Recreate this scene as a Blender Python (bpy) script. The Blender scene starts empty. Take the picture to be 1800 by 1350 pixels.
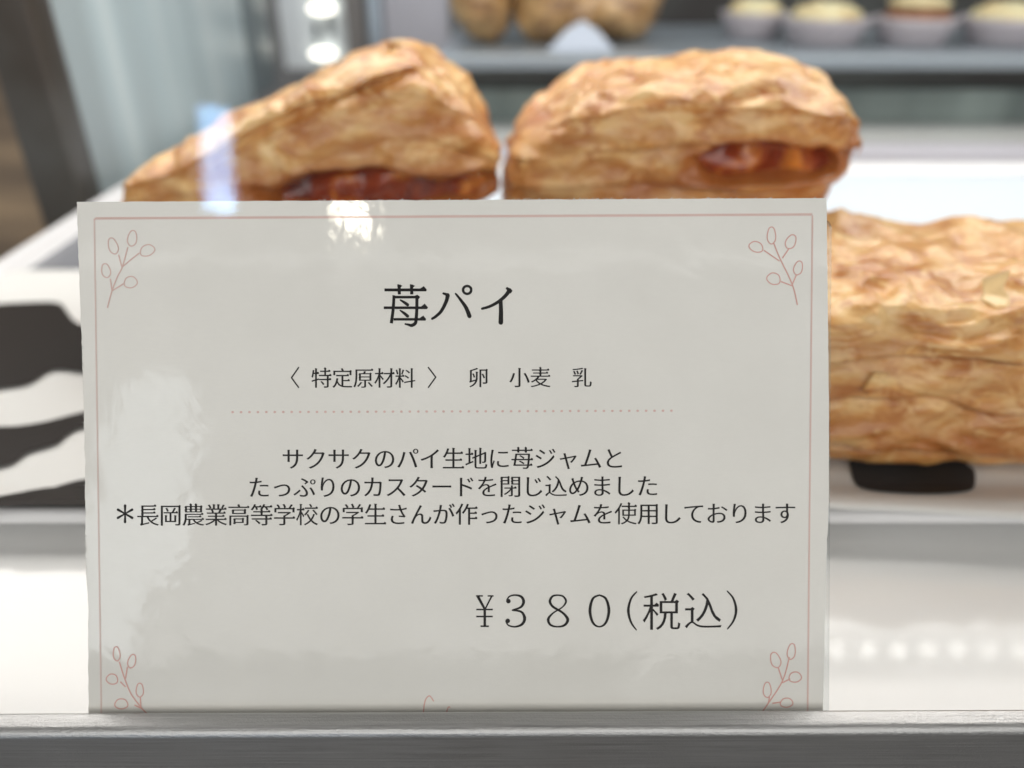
import bpy, bmesh, math, random
import numpy as np
from mathutils import Vector, Matrix, noise
random.seed(7)
S = bpy.context.scene
C = S.collection
PI = math.pi

# ------------------------------------------------------------------ camera
PITCH = math.radians(30.0)
HC = 0.108
CAM = Vector((0, 0, HC))
F_ = Vector((0, math.cos(PITCH), -math.sin(PITCH)))
U_ = Vector((0, math.sin(PITCH), math.cos(PITCH)))
FPX = 1350.0
def ray(px, py):
    return F_ + Vector((1, 0, 0)) * ((px - 900) / FPX) - U_ * ((py - 675) / FPX)
def at_z(px, py, z):
    r = ray(px, py); return CAM + r * ((z - HC) / r.z)
def at_y(px, py, y):
    r = ray(px, py); return CAM + r * (y / r.y)

cam = bpy.data.cameras.new('camera')
cam.sensor_width = 36; cam.lens = 27.0
cam.clip_start = 0.005; cam.clip_end = 50
cam.dof.use_dof = True; cam.dof.focus_distance = 0.115
cam.dof.aperture_fstop = 27 / 2.9
camo = bpy.data.objects.new('camera', cam); C.objects.link(camo)
camo.location = CAM; camo.rotation_euler = (PI / 2 - PITCH, 0, 0)
S.camera = camo

# ------------------------------------------------------------------ light
LEAN = math.radians(28.25)
CN = Vector((0, -math.cos(LEAN), math.sin(LEAN)))          # card normal, towards the viewer
CP = CAM + F_ * 0.115
def card_pt(px, py, off=0.0):
    r = ray(px, py); t = (CP - CAM).dot(CN) / r.dot(CN)
    return CAM + r * t + CN * off
def card_mirror(px, py):
    r = ray(px, py).normalized(); return r - CN * 2 * r.dot(CN)

w = bpy.data.worlds.new("World"); S.world = w; w.use_nodes = True
wb = w.node_tree.nodes['Background']
wb.inputs[0].default_value = (0.66, 0.66, 0.66, 1); wb.inputs[1].default_value = 0.18
S.view_settings.view_transform = 'Standard'; S.view_settings.look = 'None'
S.view_settings.exposure = 0.0; S.view_settings.gamma = 1.0

def area(name, loc, sx, sy, radiance, color, aim, roll=None, spread=None):
    l = bpy.data.lights.new(name, 'AREA'); l.shape = 'RECTANGLE'; l.size = sx; l.size_y = sy
    l.energy = radiance * PI * sx * sy; l.color = color
    if spread: l.spread = spread
    o = bpy.data.objects.new(name, l); C.objects.link(o); o.location = loc
    d = (Vector(aim) - Vector(loc)).normalized()
    q = d.to_track_quat('-Z', 'Y'); o.rotation_euler = q.to_euler()
    if roll: o.rotation_euler.rotate_axis('Z', roll)
    return o
# daylight through the shop front behind the viewer
area('shop_front_daylight', (0.35, -1.5, 0.99), 3.6, 1.56, 1.8, (1.0, 0.985, 0.96), (0.35, 0.1, 1.02))
# brighter bluish part of the shop front, left
for x0, y0, x1, y1 in ((60, 1150, 222, 520), (222, 1010, 300, 690)):
    a = card_pt(x0, y1) + card_mirror(x0, y1) * 1.45; b = card_pt(x1, y0) + card_mirror(x1, y0) * 1.45
    area('bluish_daylight', ((a.x + b.x) / 2, -1.25, (a.z + b.z) / 2), abs(b.x - a.x), abs(b.z - a.z), 2.7, (0.88, 0.96, 1.0), ((a.x + b.x) / 2, 0.1, (a.z + b.z) / 2))
# case lighting
area('case_light', (0.05, 0.345, 0.290), 1.0, 0.20, 4.9, (1.0, 0.965, 0.92), (0.05, 0.24, 0.0))
# soft fill lamp added over the viewer to lift the card and pie fronts
area('front_fill_light', (0.0, -0.45, 1.35), 1.6, 0.8, 0.4, (1.0, 0.955, 0.89), (0.0, 0.15, 0.0))
area('case_light_rear', (0.0, 0.62, 0.30), 0.9, 0.05, 7, (0.93, 0.97, 1.0), (0.0, 0.78, 0.03))
# small ceiling spot that glints on the laminate
p = card_pt(628, 388); g = p + card_mirror(628, 388) * 1.3
q = card_pt(790, 457); q = q + card_mirror(790, 457) * 1.4
area('band_lamp', q, 2.6, 0.016, 2.2, (1.0, 1.0, 0.98), q + Vector((0, 1, -.6)))  # thin lamp added for the bright band mirrored in the laminate
l = bpy.data.lights.new('ceiling_spot', 'POINT'); l.energy = 1.1; l.shadow_soft_size = 0.03; l.color = (1, 0.93, 0.75)
o = bpy.data.objects.new('ceiling_spot', l); C.objects.link(o); o.location = g
# small blue lamps added so the front pane mirrors a pale streak
PANE_Y = 0.058
def pane_mirror(px, py, s):
    r = ray(px, py); return Vector((r.x * s, 2 * PANE_Y - r.y * s, HC + r.z * s))
m = pane_mirror(378, 285, 0.5)
for px, py, wpx, hpx, rad, col, rot in ((389, 352, 42, 42, 7, (.5, .72, 1), 45),):
    q = pane_mirror(px, py, 0.5); area('streak_tip_lamp', q, wpx * .5 / FPX, hpx * .5 / FPX, rad, col, (q.x, 0.0, q.z), roll=math.radians(rot) if rot else None)  # diamond lamp added for the pointed lower end of the streak
area('streak_lamp', m, 0.020, 0.068, 17, (0.34, 0.60, 1.0), (m.x, 0.0, m.z), roll=math.radians(-8))

# ------------------------------------------------------------------ helpers
def link(name, me, mat=None, parent=None):
    o = bpy.data.objects.new(name, me); C.objects.link(o)
    if mat: me.materials.append(mat)
    if parent: o.parent = parent
    return o
def tag(o, label=None, cat=None, group=None, kind=None):
    if label: o['label'] = label
    if cat: o['category'] = cat
    if group: o['group'] = group
    if kind: o['kind'] = kind
    return o
def empty(name, loc, label, cat, group=None, rz=0):
    o = bpy.data.objects.new(name, None); C.objects.link(o); o.location = loc; o.rotation_euler.z = rz
    o.empty_display_size = 0.01
    return tag(o, label, cat, group)
def mesh(name, v, f, smooth=False):
    me = bpy.data.meshes.new(name); me.from_pydata([tuple(x) for x in v], [], f); me.update()
    if smooth: me.shade_smooth()
    return me
def box_bm(bm, c, s, M=None):
    r = bmesh.ops.create_cube(bm, size=1)
    bmesh.ops.scale(bm, vec=s, verts=r['verts']); bmesh.ops.translate(bm, vec=c, verts=r['verts'])
    if M: bmesh.ops.transform(bm, matrix=M, verts=r['verts'])
    return r['verts']
def bm_mesh(bm, name, smooth=False, bevel=0, seg=3):
    if bevel: bmesh.ops.bevel(bm, geom=bm.edges[:], offset=bevel, segments=seg, affect='EDGES', profile=0.5)
    bmesh.ops.recalc_face_normals(bm, faces=bm.faces[:])
    me = bpy.data.meshes.new(name); bm.to_mesh(me); bm.free()
    if smooth: me.shade_smooth()
    return me
def box(name, lo, hi, mat, parent=None, bevel=0, seg=3):
    bm = bmesh.new(); lo = Vector(lo); hi = Vector(hi)
    box_bm(bm, (lo + hi) / 2, hi - lo)
    return link(name, bm_mesh(bm, name, bevel > 0, bevel, seg), mat, parent)

def mat_new(name, col=(.8, .8, .8), rough=.5, metal=0, **kw):
    m = bpy.data.materials.new(name); m.use_nodes = True
    n = m.node_tree.nodes['Principled BSDF']
    n.inputs['Base Color'].default_value = (*col, 1); n.inputs['Roughness'].default_value = rough
    n.inputs['Metallic'].default_value = metal
    for k, v in kw.items(): n.inputs[k.replace('_', ' ')].default_value = v
    return m
class NT:
    def __init__(s, m): s.t = m.node_tree; s.b = s.t.nodes['Principled BSDF']
    def n(s, typ, **kw):
        x = s.t.nodes.new(typ)
        for k, v in kw.items():
            if k.startswith('i_'): x.inputs[k[2:].replace('_', ' ')].default_value = v
            else: setattr(x, k, v)
        return x
    def l(s, a, b): s.t.links.new(a, b)
    def coords(s, scale=(1, 1, 1), kind='Object', rot=(0, 0, 0)):
        c = s.n('ShaderNodeTexCoord'); mp = s.n('ShaderNodeMapping'); mp.inputs['Scale'].default_value = scale
        mp.inputs['Rotation'].default_value = rot
        s.l(c.outputs[kind], mp.inputs[0]); return mp.outputs[0]
    def noise(s, vec, scale, detail=4, rough=.5, dist=0):
        x = s.n('ShaderNodeTexNoise'); x.inputs['Scale'].default_value = scale; x.inputs['Detail'].default_value = detail
        x.inputs['Roughness'].default_value = rough; x.inputs['Distortion'].default_value = dist
        s.l(vec, x.inputs['Vector']); return x.outputs[0]
    def ramp(s, fac, stops):
        x = s.n('ShaderNodeValToRGB'); e = x.color_ramp.elements
        while len(e) < len(stops): e.new(.5)
        for k, (p_, c_) in enumerate(stops): e[k].position = p_; e[k].color = (*c_, 1) if len(c_) == 3 else c_
        s.l(fac, x.inputs[0]); return x.outputs[0]
    def mix(s, fac, a, b, mode='MIX'):
        x = s.n('ShaderNodeMix', data_type='RGBA', blend_type=mode)
        if isinstance(fac, (int, float)): x.inputs[0].default_value = fac
        else: s.l(fac, x.inputs[0])
        for i, v in ((6, a), (7, b)):
            if isinstance(v, tuple): x.inputs[i].default_value = (*v, 1)
            else: s.l(v, x.inputs[i])
        return x.outputs[2]
    def bump(s, h, strength, dist, prev=None):
        x = s.n('ShaderNodeBump'); x.inputs['Strength'].default_value = strength; x.inputs['Distance'].default_value = dist
        s.l(h, x.inputs['Height'])
        if prev: s.l(prev, x.inputs['Normal'])
        return x.outputs[0]

# ------------------------------------------------------------------ materials
# laminated card paper
PAPER = mat_new('card_paper', (.68, .66, .62), .55, Coat_Weight=1.0, Coat_Roughness=.05, Coat_IOR=1.5)
t = NT(PAPER); v = t.coords()
c = t.ramp(t.noise(v, 60, 6), [(.3, (.755, .74, .685)), (.7, (.805, .79, .735))])
c2 = t.mix(t.ramp(t.noise(t.coords((900, 9000, 900)), 1, 2), [(.4, (0, 0, 0)), (.6, (.10, .10, .10))]), c, (.68, .66, .62))
t.l(c2, t.b.inputs['Base Color'])
bp = t.bump(t.noise(v, 120, 3, .55, .8), .07, .0006)
bp = t.bump(t.noise(v, 24, 4, .5, 1.2), .20, .0012, bp)
t.l(bp, t.b.inputs['Coat Normal'])
INK = mat_new('black_ink', (.012, .011, .011), .7, Specular_IOR_Level=.25)
PINK = mat_new('pink_print', (.70, .37, .32), .5, Coat_Weight=.4, Coat_Roughness=.15)
PINK2 = mat_new('pale_pink_print', (.70, .47, .42), .5, Coat_Weight=.4, Coat_Roughness=.15)
FUZZ = mat_new('torn_paper', (.75, .75, .73), .8)

def thin_glass(name, tint, ior=1.45, rough=0.0):
    m = bpy.data.materials.new(name); m.use_nodes = True; nt = m.node_tree
    for x in list(nt.nodes): nt.nodes.remove(x)
    o = nt.nodes.new('ShaderNodeOutputMaterial'); mx = nt.nodes.new('ShaderNodeMixShader')
    f = nt.nodes.new('ShaderNodeFresnel')
    ge = nt.nodes.new('ShaderNodeNewGeometry'); mr = nt.nodes.new('ShaderNodeMapRange')   # same reflectance on both faces of the slab
    mr.inputs['To Min'].default_value = ior; mr.inputs['To Max'].default_value = 1 / ior
    nt.links.new(ge.outputs['Backfacing'], mr.inputs['Value']); nt.links.new(mr.outputs[0], f.inputs[0])
    tr = nt.nodes.new('ShaderNodeBsdfTransparent'); tr.inputs[0].default_value = (*tint, 1)
    gl = nt.nodes.new('ShaderNodeBsdfGlossy'); gl.inputs['Roughness'].default_value = rough
    nt.links.new(f.outputs[0], mx.inputs[0]); nt.links.new(tr.outputs[0], mx.inputs[1]); nt.links.new(gl.outputs[0], mx.inputs[2])
    nt.links.new(mx.outputs[0], o.inputs[0]); return m
GLASS = thin_glass('pane_glass', (.992, .992, .990), 1.4)
ACRYL = thin_glass('clear_acrylic', (.93, .94, .94), 1.45)

STEEL = mat_new('brushed_steel', (.33, .335, .33), .38, 1.0)
t = NT(STEEL); v = t.coords((14, 900, 900))
nz = t.noise(v, 3, 5, .65)
c = t.ramp(nz, [(.3, (.37, .37, .37)), (.7, (.55, .55, .545))]); t.l(c, t.b.inputs['Base Color'])
r = t.ramp(nz, [(.3, (.32, .32, .32)), (.7, (.50, .50, .50))]); t.l(r, t.b.inputs['Roughness'])
bp = t.bump(nz, .35, .0002); bp = t.bump(t.noise(t.coords(), 2600, 3, .6), .5, .00015, bp); t.l(bp, t.b.inputs['Normal'])

FLOOR = mat_new('white_shelf', (.80, .82, .80), .10, Coat_Weight=.3, Coat_Roughness=.05)
t = NT(FLOOR); v = t.coords()
t.l(t.ramp(t.noise(v, 9, 4), [(.3, (.70, .70, .69)), (.7, (.76, .76, .745))]), t.b.inputs['Base Color'])
t.l(t.ramp(t.noise(v, 40, 5, .6), [(.35, (.09,) * 3), (.7, (.15,) * 3)]), t.b.inputs['Roughness'])

TRAYW = mat_new('tray_enamel', (.74, .74, .75), .22)
TRAYB = mat_new('tray_base', (.30, .31, .34), .22, .3)
LINER = mat_new('greaseproof_paper', (.70, .70, .68), .6)
t = NT(LINER); v = t.coords()
t.l(t.bump(t.noise(v, 30, 4, .5), .35, .002), t.b.inputs['Normal'])
GLAREP = mat_new('tray_glare', (.66, .73, .80), .6)  # bluish white for the reflection at the tray's rear
BLACK = mat_new('black_print', (.020, .016, .014), .5, Specular_IOR_Level=.12)
FRAMEB = mat_new('dark_frame', (.030, .033, .033), .35)
t = NT(FRAMEB); t.l(t.ramp(t.noise(t.coords(), 12, 3), [(.35, (.055, .045, .036)), (.7, (.14, .145, .14))]), t.b.inputs['Base Color'])
SIDEP = mat_new('frosted_panel', (.50, .58, .58), .35)
t = NT(SIDEP); v = t.coords((1, 14, .6))
t.l(t.ramp(t.noise(v, 1.6, 3, .55), [(.30, (.40, .47, .49)), (.50, (.52, .63, .66)), (.70, (.70, .78, .79))]), t.b.inputs['Base Color'])
PILLAR = mat_new('grey_pillar', (.20, .245, .26), .35)
WHITE = mat_new('white_metal', (.84, .90, .94), .35)
LAV = mat_new('lavender_metal', (.50, .49, .54), .35)
SHELFM = mat_new('shelf_metal', (.28, .32, .355), .30, .4)
DARKP = mat_new('dark_back', (.05, .055, .052), .5)
t = NT(DARKP); t.l(t.ramp(t.noise(t.coords(), 7, 3), [(.35, (.028, .024, .022)), (.7, (.085, .095, .09))]), t.b.inputs['Base Color'])
RISER = mat_new('riser_panel', (.17, .21, .20), .25)
t = NT(RISER); t.l(t.ramp(t.noise(t.coords((14, 1, 3)), 1.2, 2), [(.35, (.10, .13, .125)), (.65, (.27, .33, .31))]), t.b.inputs['Base Color'])
WOOD = mat_new('brown_wood', (.14, .095, .06), .5)
t = NT(WOOD); t.l(t.ramp(t.noise(t.coords((1, 1, 7)), 3, 4), [(.3, (.12, .09, .065)), (.58, (.27, .20, .14)), (.72, (.50, .36, .23))]), t.b.inputs['Base Color'])
SHOPF = mat_new('shop_floor_patches', (.3, .29, .28), .4)
t = NT(SHOPF); t.l(t.ramp(t.noise(t.coords((1.6, .5, 1)), 1.3, 3, .6), [(.32, (.30, .25, .20)), (.48, (.48, .48, .49)), (.60, (.64, .62, .59)), (.70, (.68, .76, .86))]), t.b.inputs['Base Color'])  # unseen floor, patches coloured for the soft reflections in the rail
EMW = bpy.data.materials.new('lit_lamp'); EMW.use_nodes = True
_b = EMW.node_tree.nodes['Principled BSDF']; _b.inputs['Emission Color'].default_value = (1, .97, .84, 1); _b.inputs['Emission Strength'].default_value = 3.0
EML = bpy.data.materials.new('lit_diode'); EML.use_nodes = True
_b = EML.node_tree.nodes['Principled BSDF']; _b.inputs['Emission Color'].default_value = (1, .98, .93, 1); _b.inputs['Emission Strength'].default_value = 32

def pastry(name, pale, gold, brown, sc=1.0):
    m = mat_new(name, gold, .40, Subsurface_Weight=.12, Coat_Weight=.35, Coat_Roughness=.22)
    t = NT(m); v = t.coords((1, 1, 1.7))
    t.b.inputs['Subsurface Radius'].default_value = (.004, .0018, .0007)
    n1 = t.noise(v, 62 * sc, 3, .5, 1.2); n2 = t.noise(v, 150 * sc, 4, .55, 2.0)
    at = t.n('ShaderNodeAttribute', attribute_name='bake_shade')
    base = t.ramp(n1, [(.33, pale), (.50, gold), (.66, brown)])
    c = t.mix(t.ramp(n2, [(.50, (0, 0, 0)), (.66, (.75, .75, .75))]), base, tuple(x * 1.02 for x in pale))
    c = t.mix(t.ramp(n2, [(.30, (.7, .7, .7)), (.44, (0, 0, 0))]), c, brown)
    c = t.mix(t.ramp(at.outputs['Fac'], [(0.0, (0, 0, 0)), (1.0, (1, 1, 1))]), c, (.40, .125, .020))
    t.l(c, t.b.inputs['Base Color'])
    bp = t.bump(t.noise(t.coords((.7, 1, 2.6)), 210 * sc, 3, .5, 1.5), .22, .0009)
    bp = t.bump(t.noise(v, 600 * sc, 3, .5), .18, .0003, bp)
    t.l(bp, t.b.inputs['Normal'])
    return m
PASTRY = pastry('flaky_pastry', (.84, .57, .26), (.67, .34, .10), (.46, .17, .036))
BREAD = pastry('brown_bread', (.50, .32, .14), (.34, .19, .07), (.14, .065, .025), .5)
FLAKE = mat_new('pale_flake', (.82, .58, .28), .4, Coat_Weight=.3, Coat_Roughness=.3)
JAM = mat_new('strawberry_jam', (.30, .035, .008), .16, Subsurface_Weight=.5, Coat_Weight=.3, Coat_Roughness=.15)
JAM.node_tree.nodes['Principled BSDF'].inputs['Subsurface Radius'].default_value = (.006, .0015, .0008)
t = NT(JAM); v = t.coords()
t.l(t.ramp(t.noise(v, 90, 3, .5, .5), [(.35, (.15, .014, .004)), (.54, (.34, .055, .010)), (.70, (.85, .33, .05))]), t.b.inputs['Base Color'])
t.l(t.bump(t.noise(v, 160, 3), .4, .0015), t.b.inputs['Normal'])
CUPM = mat_new('paper_cup', (.42, .39, .42), .6)
CREAM = mat_new('custard_cream', (.80, .70, .42), .45)
t = NT(CREAM); t.l(t.ramp(t.noise(t.coords(), 60, 4), [(.38, (.68, .62, .38)), (.62, (.62, .48, .24)), (.78, (.45, .22, .10))]), t.b.inputs['Base Color'])
CHOC = mat_new('cocoa_cake', (.28, .13, .07), .6)

# ------------------------------------------------------------------ setting
o = box('white_shelf', (-.1885, .0731, -.02), (.9, .62, 0), FLOOR); tag(o, kind='structure')
o = box('shop_floor', (-3, -3, -1.0), (3, 3, -.9), SHOPF); tag(o, kind='structure')

# front rail of bent brushed steel
def rail():
    zt = .0082; prof = [(.0733, -.021)]
    # closed profile (y,z): back up, rounded top, front face down
    yb, yf = .0752, .0715; R = .0014
    prof = [(yb, .0002), (yb, zt - .0006)]
    for k in range(7):
        a_ = k / 6 * PI / 2; prof.append((yb - .0006 + .0006 * math.cos(a_), zt - .0006 + .0006 * math.sin(a_)))
    for k in range(9):
        a_ = PI / 2 + k / 8 * PI / 2; prof.append((yf + R + R * math.cos(a_), zt - R + R * math.sin(a_)))
    prof += [(yf, -.060), (yf + .0015, -.060), (yf + .0015, .0002)]
    xs = [-.35 + .7 * k / 40 for k in range(41)]; vs = []; fs = []
    n = len(prof); sl = math.tan(math.radians(.33))
    for x in xs:
        for (y, z) in prof: vs.append((x, y, z + x * sl if z > .003 else z))
    for i in range(40):
        for j in range(n): fs.append((i * n + j, i * n + (j + 1) % n, (i + 1) * n + (j + 1) % n, (i + 1) * n + j))
    fs.append(tuple(range(n - 1, -1, -1))); fs.append(tuple(40 * n + j for j in range(n)))
    me = mesh('front_rail', vs, fs, True)
    bm = bmesh.new(); bm.from_mesh(me); bmesh.ops.recalc_face_normals(bm, faces=bm.faces[:]); bm.to_mesh(me); bm.free()
    o = link('front_rail', me, STEEL)
    tag(o, 'brushed stainless steel rail along the shelf front, below the price card', 'rail')
rail()
o = box('glass_pane', (-.45, PANE_Y, -.06), (.45, PANE_Y + .004, .36), GLASS)
tag(o, 'clear front glass of the display case, with a pale blue reflection over the left pie', 'glass pane')

# ------------------------------------------------------------------ price card
card = empty('price_card', card_pt(800, 1328), 'white laminated price card with black Japanese lettering, leaning before the pies', 'price card')
bpy.context.view_layer.update()
CI = card.matrix_world.inverted()
def edge(p0, p1, n, jit, seedx, torn=None):
    out = []
    for k in range(n):
        t_ = k / n; x = p0[0] + (p1[0] - p0[0]) * t_; y = p0[1] + (p1[1] - p0[1]) * t_
        j = jit * .7 * (noise.noise((x * .05 + seedx, y * .05, 3)) + .7 * noise.noise((x * .21 + seedx, y * .21, 7)))
        d = Vector((p1[0] - p0[0], p1[1] - p0[1])).normalized()
        out.append((x - d.y * j, y + d.x * j))
    return out
TL, TR, BR, BL = (135, 355), (1453, 348), (1445, 1329), (157, 1332)
def left_edge():   # follows the slightly frayed cut
    pts = [(157, 1332), (155, 1180), (155, 1060), (151, 1000), (150, 900), (149, 800), (147, 700), (142, 560), (138, 450), (135, 355)]
    out = []
    for a_, b_ in zip(pts, pts[1:]): out += edge(a_, b_, 16, 1.6, 5)
    return out
outline = edge(TL, TR, 170, .9, 1) + edge(TR, (1457, 700), 40, .8, 2) + edge((1457, 700), (1457, 870), 30, 1.0, 2) + edge((1457, 870), (1451, 1040), 30, 1.6, 2) + edge((1451, 1040), BR, 40, .6, 2) + edge(BR, BL, 40, .3, 3) + left_edge()
bm = bmesh.new()
top = [bm.verts.new(CI @ card_pt(x, y, 0)) for x, y in outline]
bot = [bm.verts.new(CI @ card_pt(x, y, -.0004)) for x, y in outline]
bm.faces.new(top); bm.faces.new(list(reversed(bot)))
for i in range(len(top)):
    j = (i + 1) % len(top); bm.faces.new((top[i], bot[i], bot[j], top[j]))
bmesh.ops.recalc_face_normals(bm, faces=bm.faces[:])
link('card_sheet', bm_mesh(bm, 'card_sheet'), PAPER, card)
# frayed fibres on the cut edges
bm = bmesh.new()
for k in range(230):
    if random.random() < .6: x = random.choice([random.uniform(560, 760), random.uniform(760, 1440), random.uniform(900, 1080)]); y = 355 - 7 * (x - 135) / 1318; dx, dy = random.uniform(-2, 3), random.uniform(-3.4, -.6)
    else:
        y = random.choice([random.uniform(590, 700), random.uniform(940, 1010), random.uniform(560, 1050)]); x = 147 + (y - 700) * .018; dx, dy = random.uniform(-4.5, -.5), random.uniform(-3, 3)
    wv = random.uniform(.5, 1.2)
    a_ = (x, y); b_ = (x + dx + wv, y + dy); c_ = (x + wv * 2, y + wv * 1.5)
    zz = random.uniform(.00001, .00022)
    q = [bm.verts.new(CI @ card_pt(*a_, zz - .0002)), bm.verts.new(CI @ card_pt(*b_, zz)), bm.verts.new(CI @ card_pt(*c_, zz - .0001))]
    bm.faces.new(q)
o = link('frayed_fibres', bm_mesh(bm, 'frayed_fibres'), FUZZ, card); o['kind'] = 'stuff'

PR = .00004   # print height above the paper
# --- 2-D drawing in photograph pixels, laid on the card plane
def poly_fill(polys):
    """polys: list of closed outlines (even-odd). returns verts2d, faces"""
    cu = bpy.data.curves.new('tmp', 'CURVE'); cu.dimensions = '2D'; cu.fill_mode = 'BOTH'; cu.resolution_u = 1
    for p in polys:
        s = cu.splines.new('POLY'); s.points.add(len(p) - 1)
        for k, (x, y) in enumerate(p): s.points[k].co = (x, -y, 0, 1)
        s.use_cyclic_u = True
    ob = bpy.data.objects.new('tmp', cu); C.objects.link(ob)
    me = bpy.data.meshes.new_from_object(ob)
    vs = [(q.co.x, -q.co.y) for q in me.vertices]; fs = [tuple(f.vertices) for f in me.polygons]
    bpy.data.objects.remove(ob); bpy.data.curves.remove(cu); bpy.data.meshes.remove(me)
    return vs, fs
class Print:
    def __init__(s): s.v = []; s.f = []; s.k = 0
    def add(s, vs, fs):
        b = len(s.v); s.k += 1
        off = PR + (s.k % 9) * .0000015
        s.v += [CI @ card_pt(x, y, off) for x, y in vs]; s.f += [tuple(b + i for i in f) for f in fs]
    def stroke(s, pts, ws, cap=True):
        """pts in pixels, ws widths (scalar or per point)"""
        if isinstance(ws, (int, float)): ws = [ws] * len(pts)
        # catmull-rom
        P = [pts[0]] + list(pts) + [pts[-1]]; out = []; ow = []
        n = 6 if len(pts) > 2 else 1
        for i in range(1, len(P) - 2):
            for k in range(n):
                t_ = k / n; q = []
                for d in (0, 1):
                    p0, p1, p2, p3 = (P[i - 1][d], P[i][d], P[i + 1][d], P[i + 2][d])
                    q.append(.5 * (2 * p1 + (p2 - p0) * t_ + (2 * p0 - 5 * p1 + 4 * p2 - p3) * t_ ** 2 + (3 * p1 - p0 - 3 * p2 + p3) * t_ ** 3))
                out.append(q); ow.append(ws[i - 1] + (ws[i] - ws[i - 1]) * t_)
        out.append(pts[-1]); ow.append(ws[-1])
        L = []; R = []
        for k, q in enumerate(out):
            a_ = out[max(k - 1, 0)]; b_ = out[min(k + 1, len(out) - 1)]
            d = Vector((b_[0] - a_[0], b_[1] - a_[1])); d = d.normalized() if d.length > 1e-9 else Vector((1, 0))
            L.append((q[0] - d.y * ow[k] / 2, q[1] + d.x * ow[k] / 2)); R.append((q[0] + d.y * ow[k] / 2, q[1] - d.x * ow[k] / 2))
        n = len(L); s.add(L + R, [(i, i + 1, n + i + 1, n + i) for i in range(n - 1)])
        if cap:
            for e in (0, -1): s.disc(out[e][0], out[e][1], ow[e] / 2 * .95)
    def disc(s, x, y, r, ry=None, n=12):
        ry = ry or r
        s.add([(x + r * math.cos(2 * PI * k / n), y + ry * math.sin(2 * PI * k / n)) for k in range(n)], [tuple(range(n))])
    def poly(s, p): s.add(p, [tuple(range(len(p)))])
    def make(s, name, mat): return link(name, mesh(name, s.v, s.f), mat, card)

# --- lettering from the built-in typeface, thinned across and given brush serifs
def glyph_polys(ch):
    t_ = bpy.data.curves.new('t', 'FONT'); t_.body = ch
    ob = bpy.data.objects.new('t', t_); C.objects.link(ob)
    bpy.ops.object.select_all(action='DESELECT'); bpy.context.view_layer.objects.active = ob; ob.select_set(True)
    bpy.ops.object.convert(target='CURVE'); ob = bpy.context.object
    res = []
    for sp in ob.data.splines:
        bp_ = sp.bezier_points; n = len(bp_); pl = []
        for i in range(n):
            a_, b_ = bp_[i], bp_[(i + 1) % n]
            p0, p1, p2, p3 = [Vector(q[:2]) for q in (a_.co, a_.handle_right, b_.handle_left, b_.co)]
            ch_ = (p3 - p0)
            if ch_.length < 1e-6: continue
            dd = ch_.normalized(); flat = max(abs((p1 - p0).cross(dd)), abs((p2 - p0).cross(dd)))
            st = 1 if flat < .003 else 5
            for k in range(st):
                u = k / st; pl.append(p0 * (1 - u) ** 3 + p1 * 3 * u * (1 - u) ** 2 + p2 * 3 * u * u * (1 - u) + p3 * u ** 3)
        res.append(pl)
    cu = ob.data; bpy.data.objects.remove(ob); bpy.data.curves.remove(cu)
    return res
def mincho(polys, kanji, thin=.005, grow=.0065):
    out = []; extra = []
    for pl in polys:
        n = len(pl); q = []
        A = sum(pl[i].x * pl[(i + 1) % n].y - pl[(i + 1) % n].x * pl[i].y for i in range(n))
        for i in range(n):
            a_ = pl[i - 1]; b_ = pl[i]; c_ = pl[(i + 1) % n]
            d1 = (b_ - a_).normalized(); d2 = (c_ - b_).normalized()
            q1 = Vector((d1.y, -d1.x)); q2 = Vector((d2.y, -d2.x))
            # outlines: fill lies on a constant side for outer and inner loops alike
            nx = max((q1.x, q2.x), key=abs); ny = max((q1.y, q2.y), key=abs)
            q.append([b_, nx, ny])
        out.append((pl, q, A))
    # the outer contour decides the orientation
    big = max(out, key=lambda e: abs(e[2])) if out else None
    sgn = 1 if big and big[2] > 0 else -1
    res = []
    for pl, q, A in out:
        res.append([(b_.x + sgn * nx * grow, b_.y - sgn * ny * thin) for b_, nx, ny in q])
        if not kanji: continue
        n = len(pl)
        for i in range(n):
            a_, b_, c_, d_ = pl[i - 1], pl[i], pl[(i + 1) % n], pl[(i + 2) % n]
            e = c_ - b_; e0 = b_ - a_; e2 = d_ - c_
            nrm = Vector((e.y, -e.x)).normalized() * sgn
            L = e.length
            if .045 < L < .11 and abs(e.x) < .012 and nrm.x > .9 and abs(e0.y) < .02 and abs(e2.y) < .02 and e0.length > .07 and e2.length > .07:
                x = b_.x; y = max(b_.y, c_.y) - thin; yb = min(b_.y, c_.y) + thin
                extra.append([(x - .105, y - .004), (x - .045, y + .050), (x + .012, y + .004), (x + .004, yb)])
            if .045 < L < .11 and abs(e.y) < .012 and nrm.y > .9 and abs(e0.x) < .02 and abs(e2.x) < .02 and e0.length > .1 and e2.length > .1:
                xl = min(b_.x, c_.x); xr = max(b_.x, c_.x); y = b_.y - thin
                extra.append([(xl - .022, y + .004), (xl - .004, y - .03), (xr, y - .06), (xr + .034, y - .016), (xl + .02, y + .008)])
        for i in range(n):    # convex top-right corners
            a_, b_, c_ = pl[i - 1], pl[i], pl[(i + 1) % n]
            e0 = b_ - a_; e = c_ - b_
            if e0.length < .14 or e.length < .1: continue
            cr = e0.normalized().cross(e.normalized()) * sgn
            if cr > .8:
                ns = [Vector((e0.y, -e0.x)).normalized() * sgn, Vector((e.y, -e.x)).normalized() * sgn]
                if max(ns[0].y, ns[1].y) > .95 and max(ns[0].x, ns[1].x) > .95:
                    x, y = b_.x, b_.y - thin
                    extra.append([(x - .085, y - .004), (x - .03, y + .034), (x + .026, y - .006), (x + .002, y - .045)])
    return res, extra
GC = {}
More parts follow.
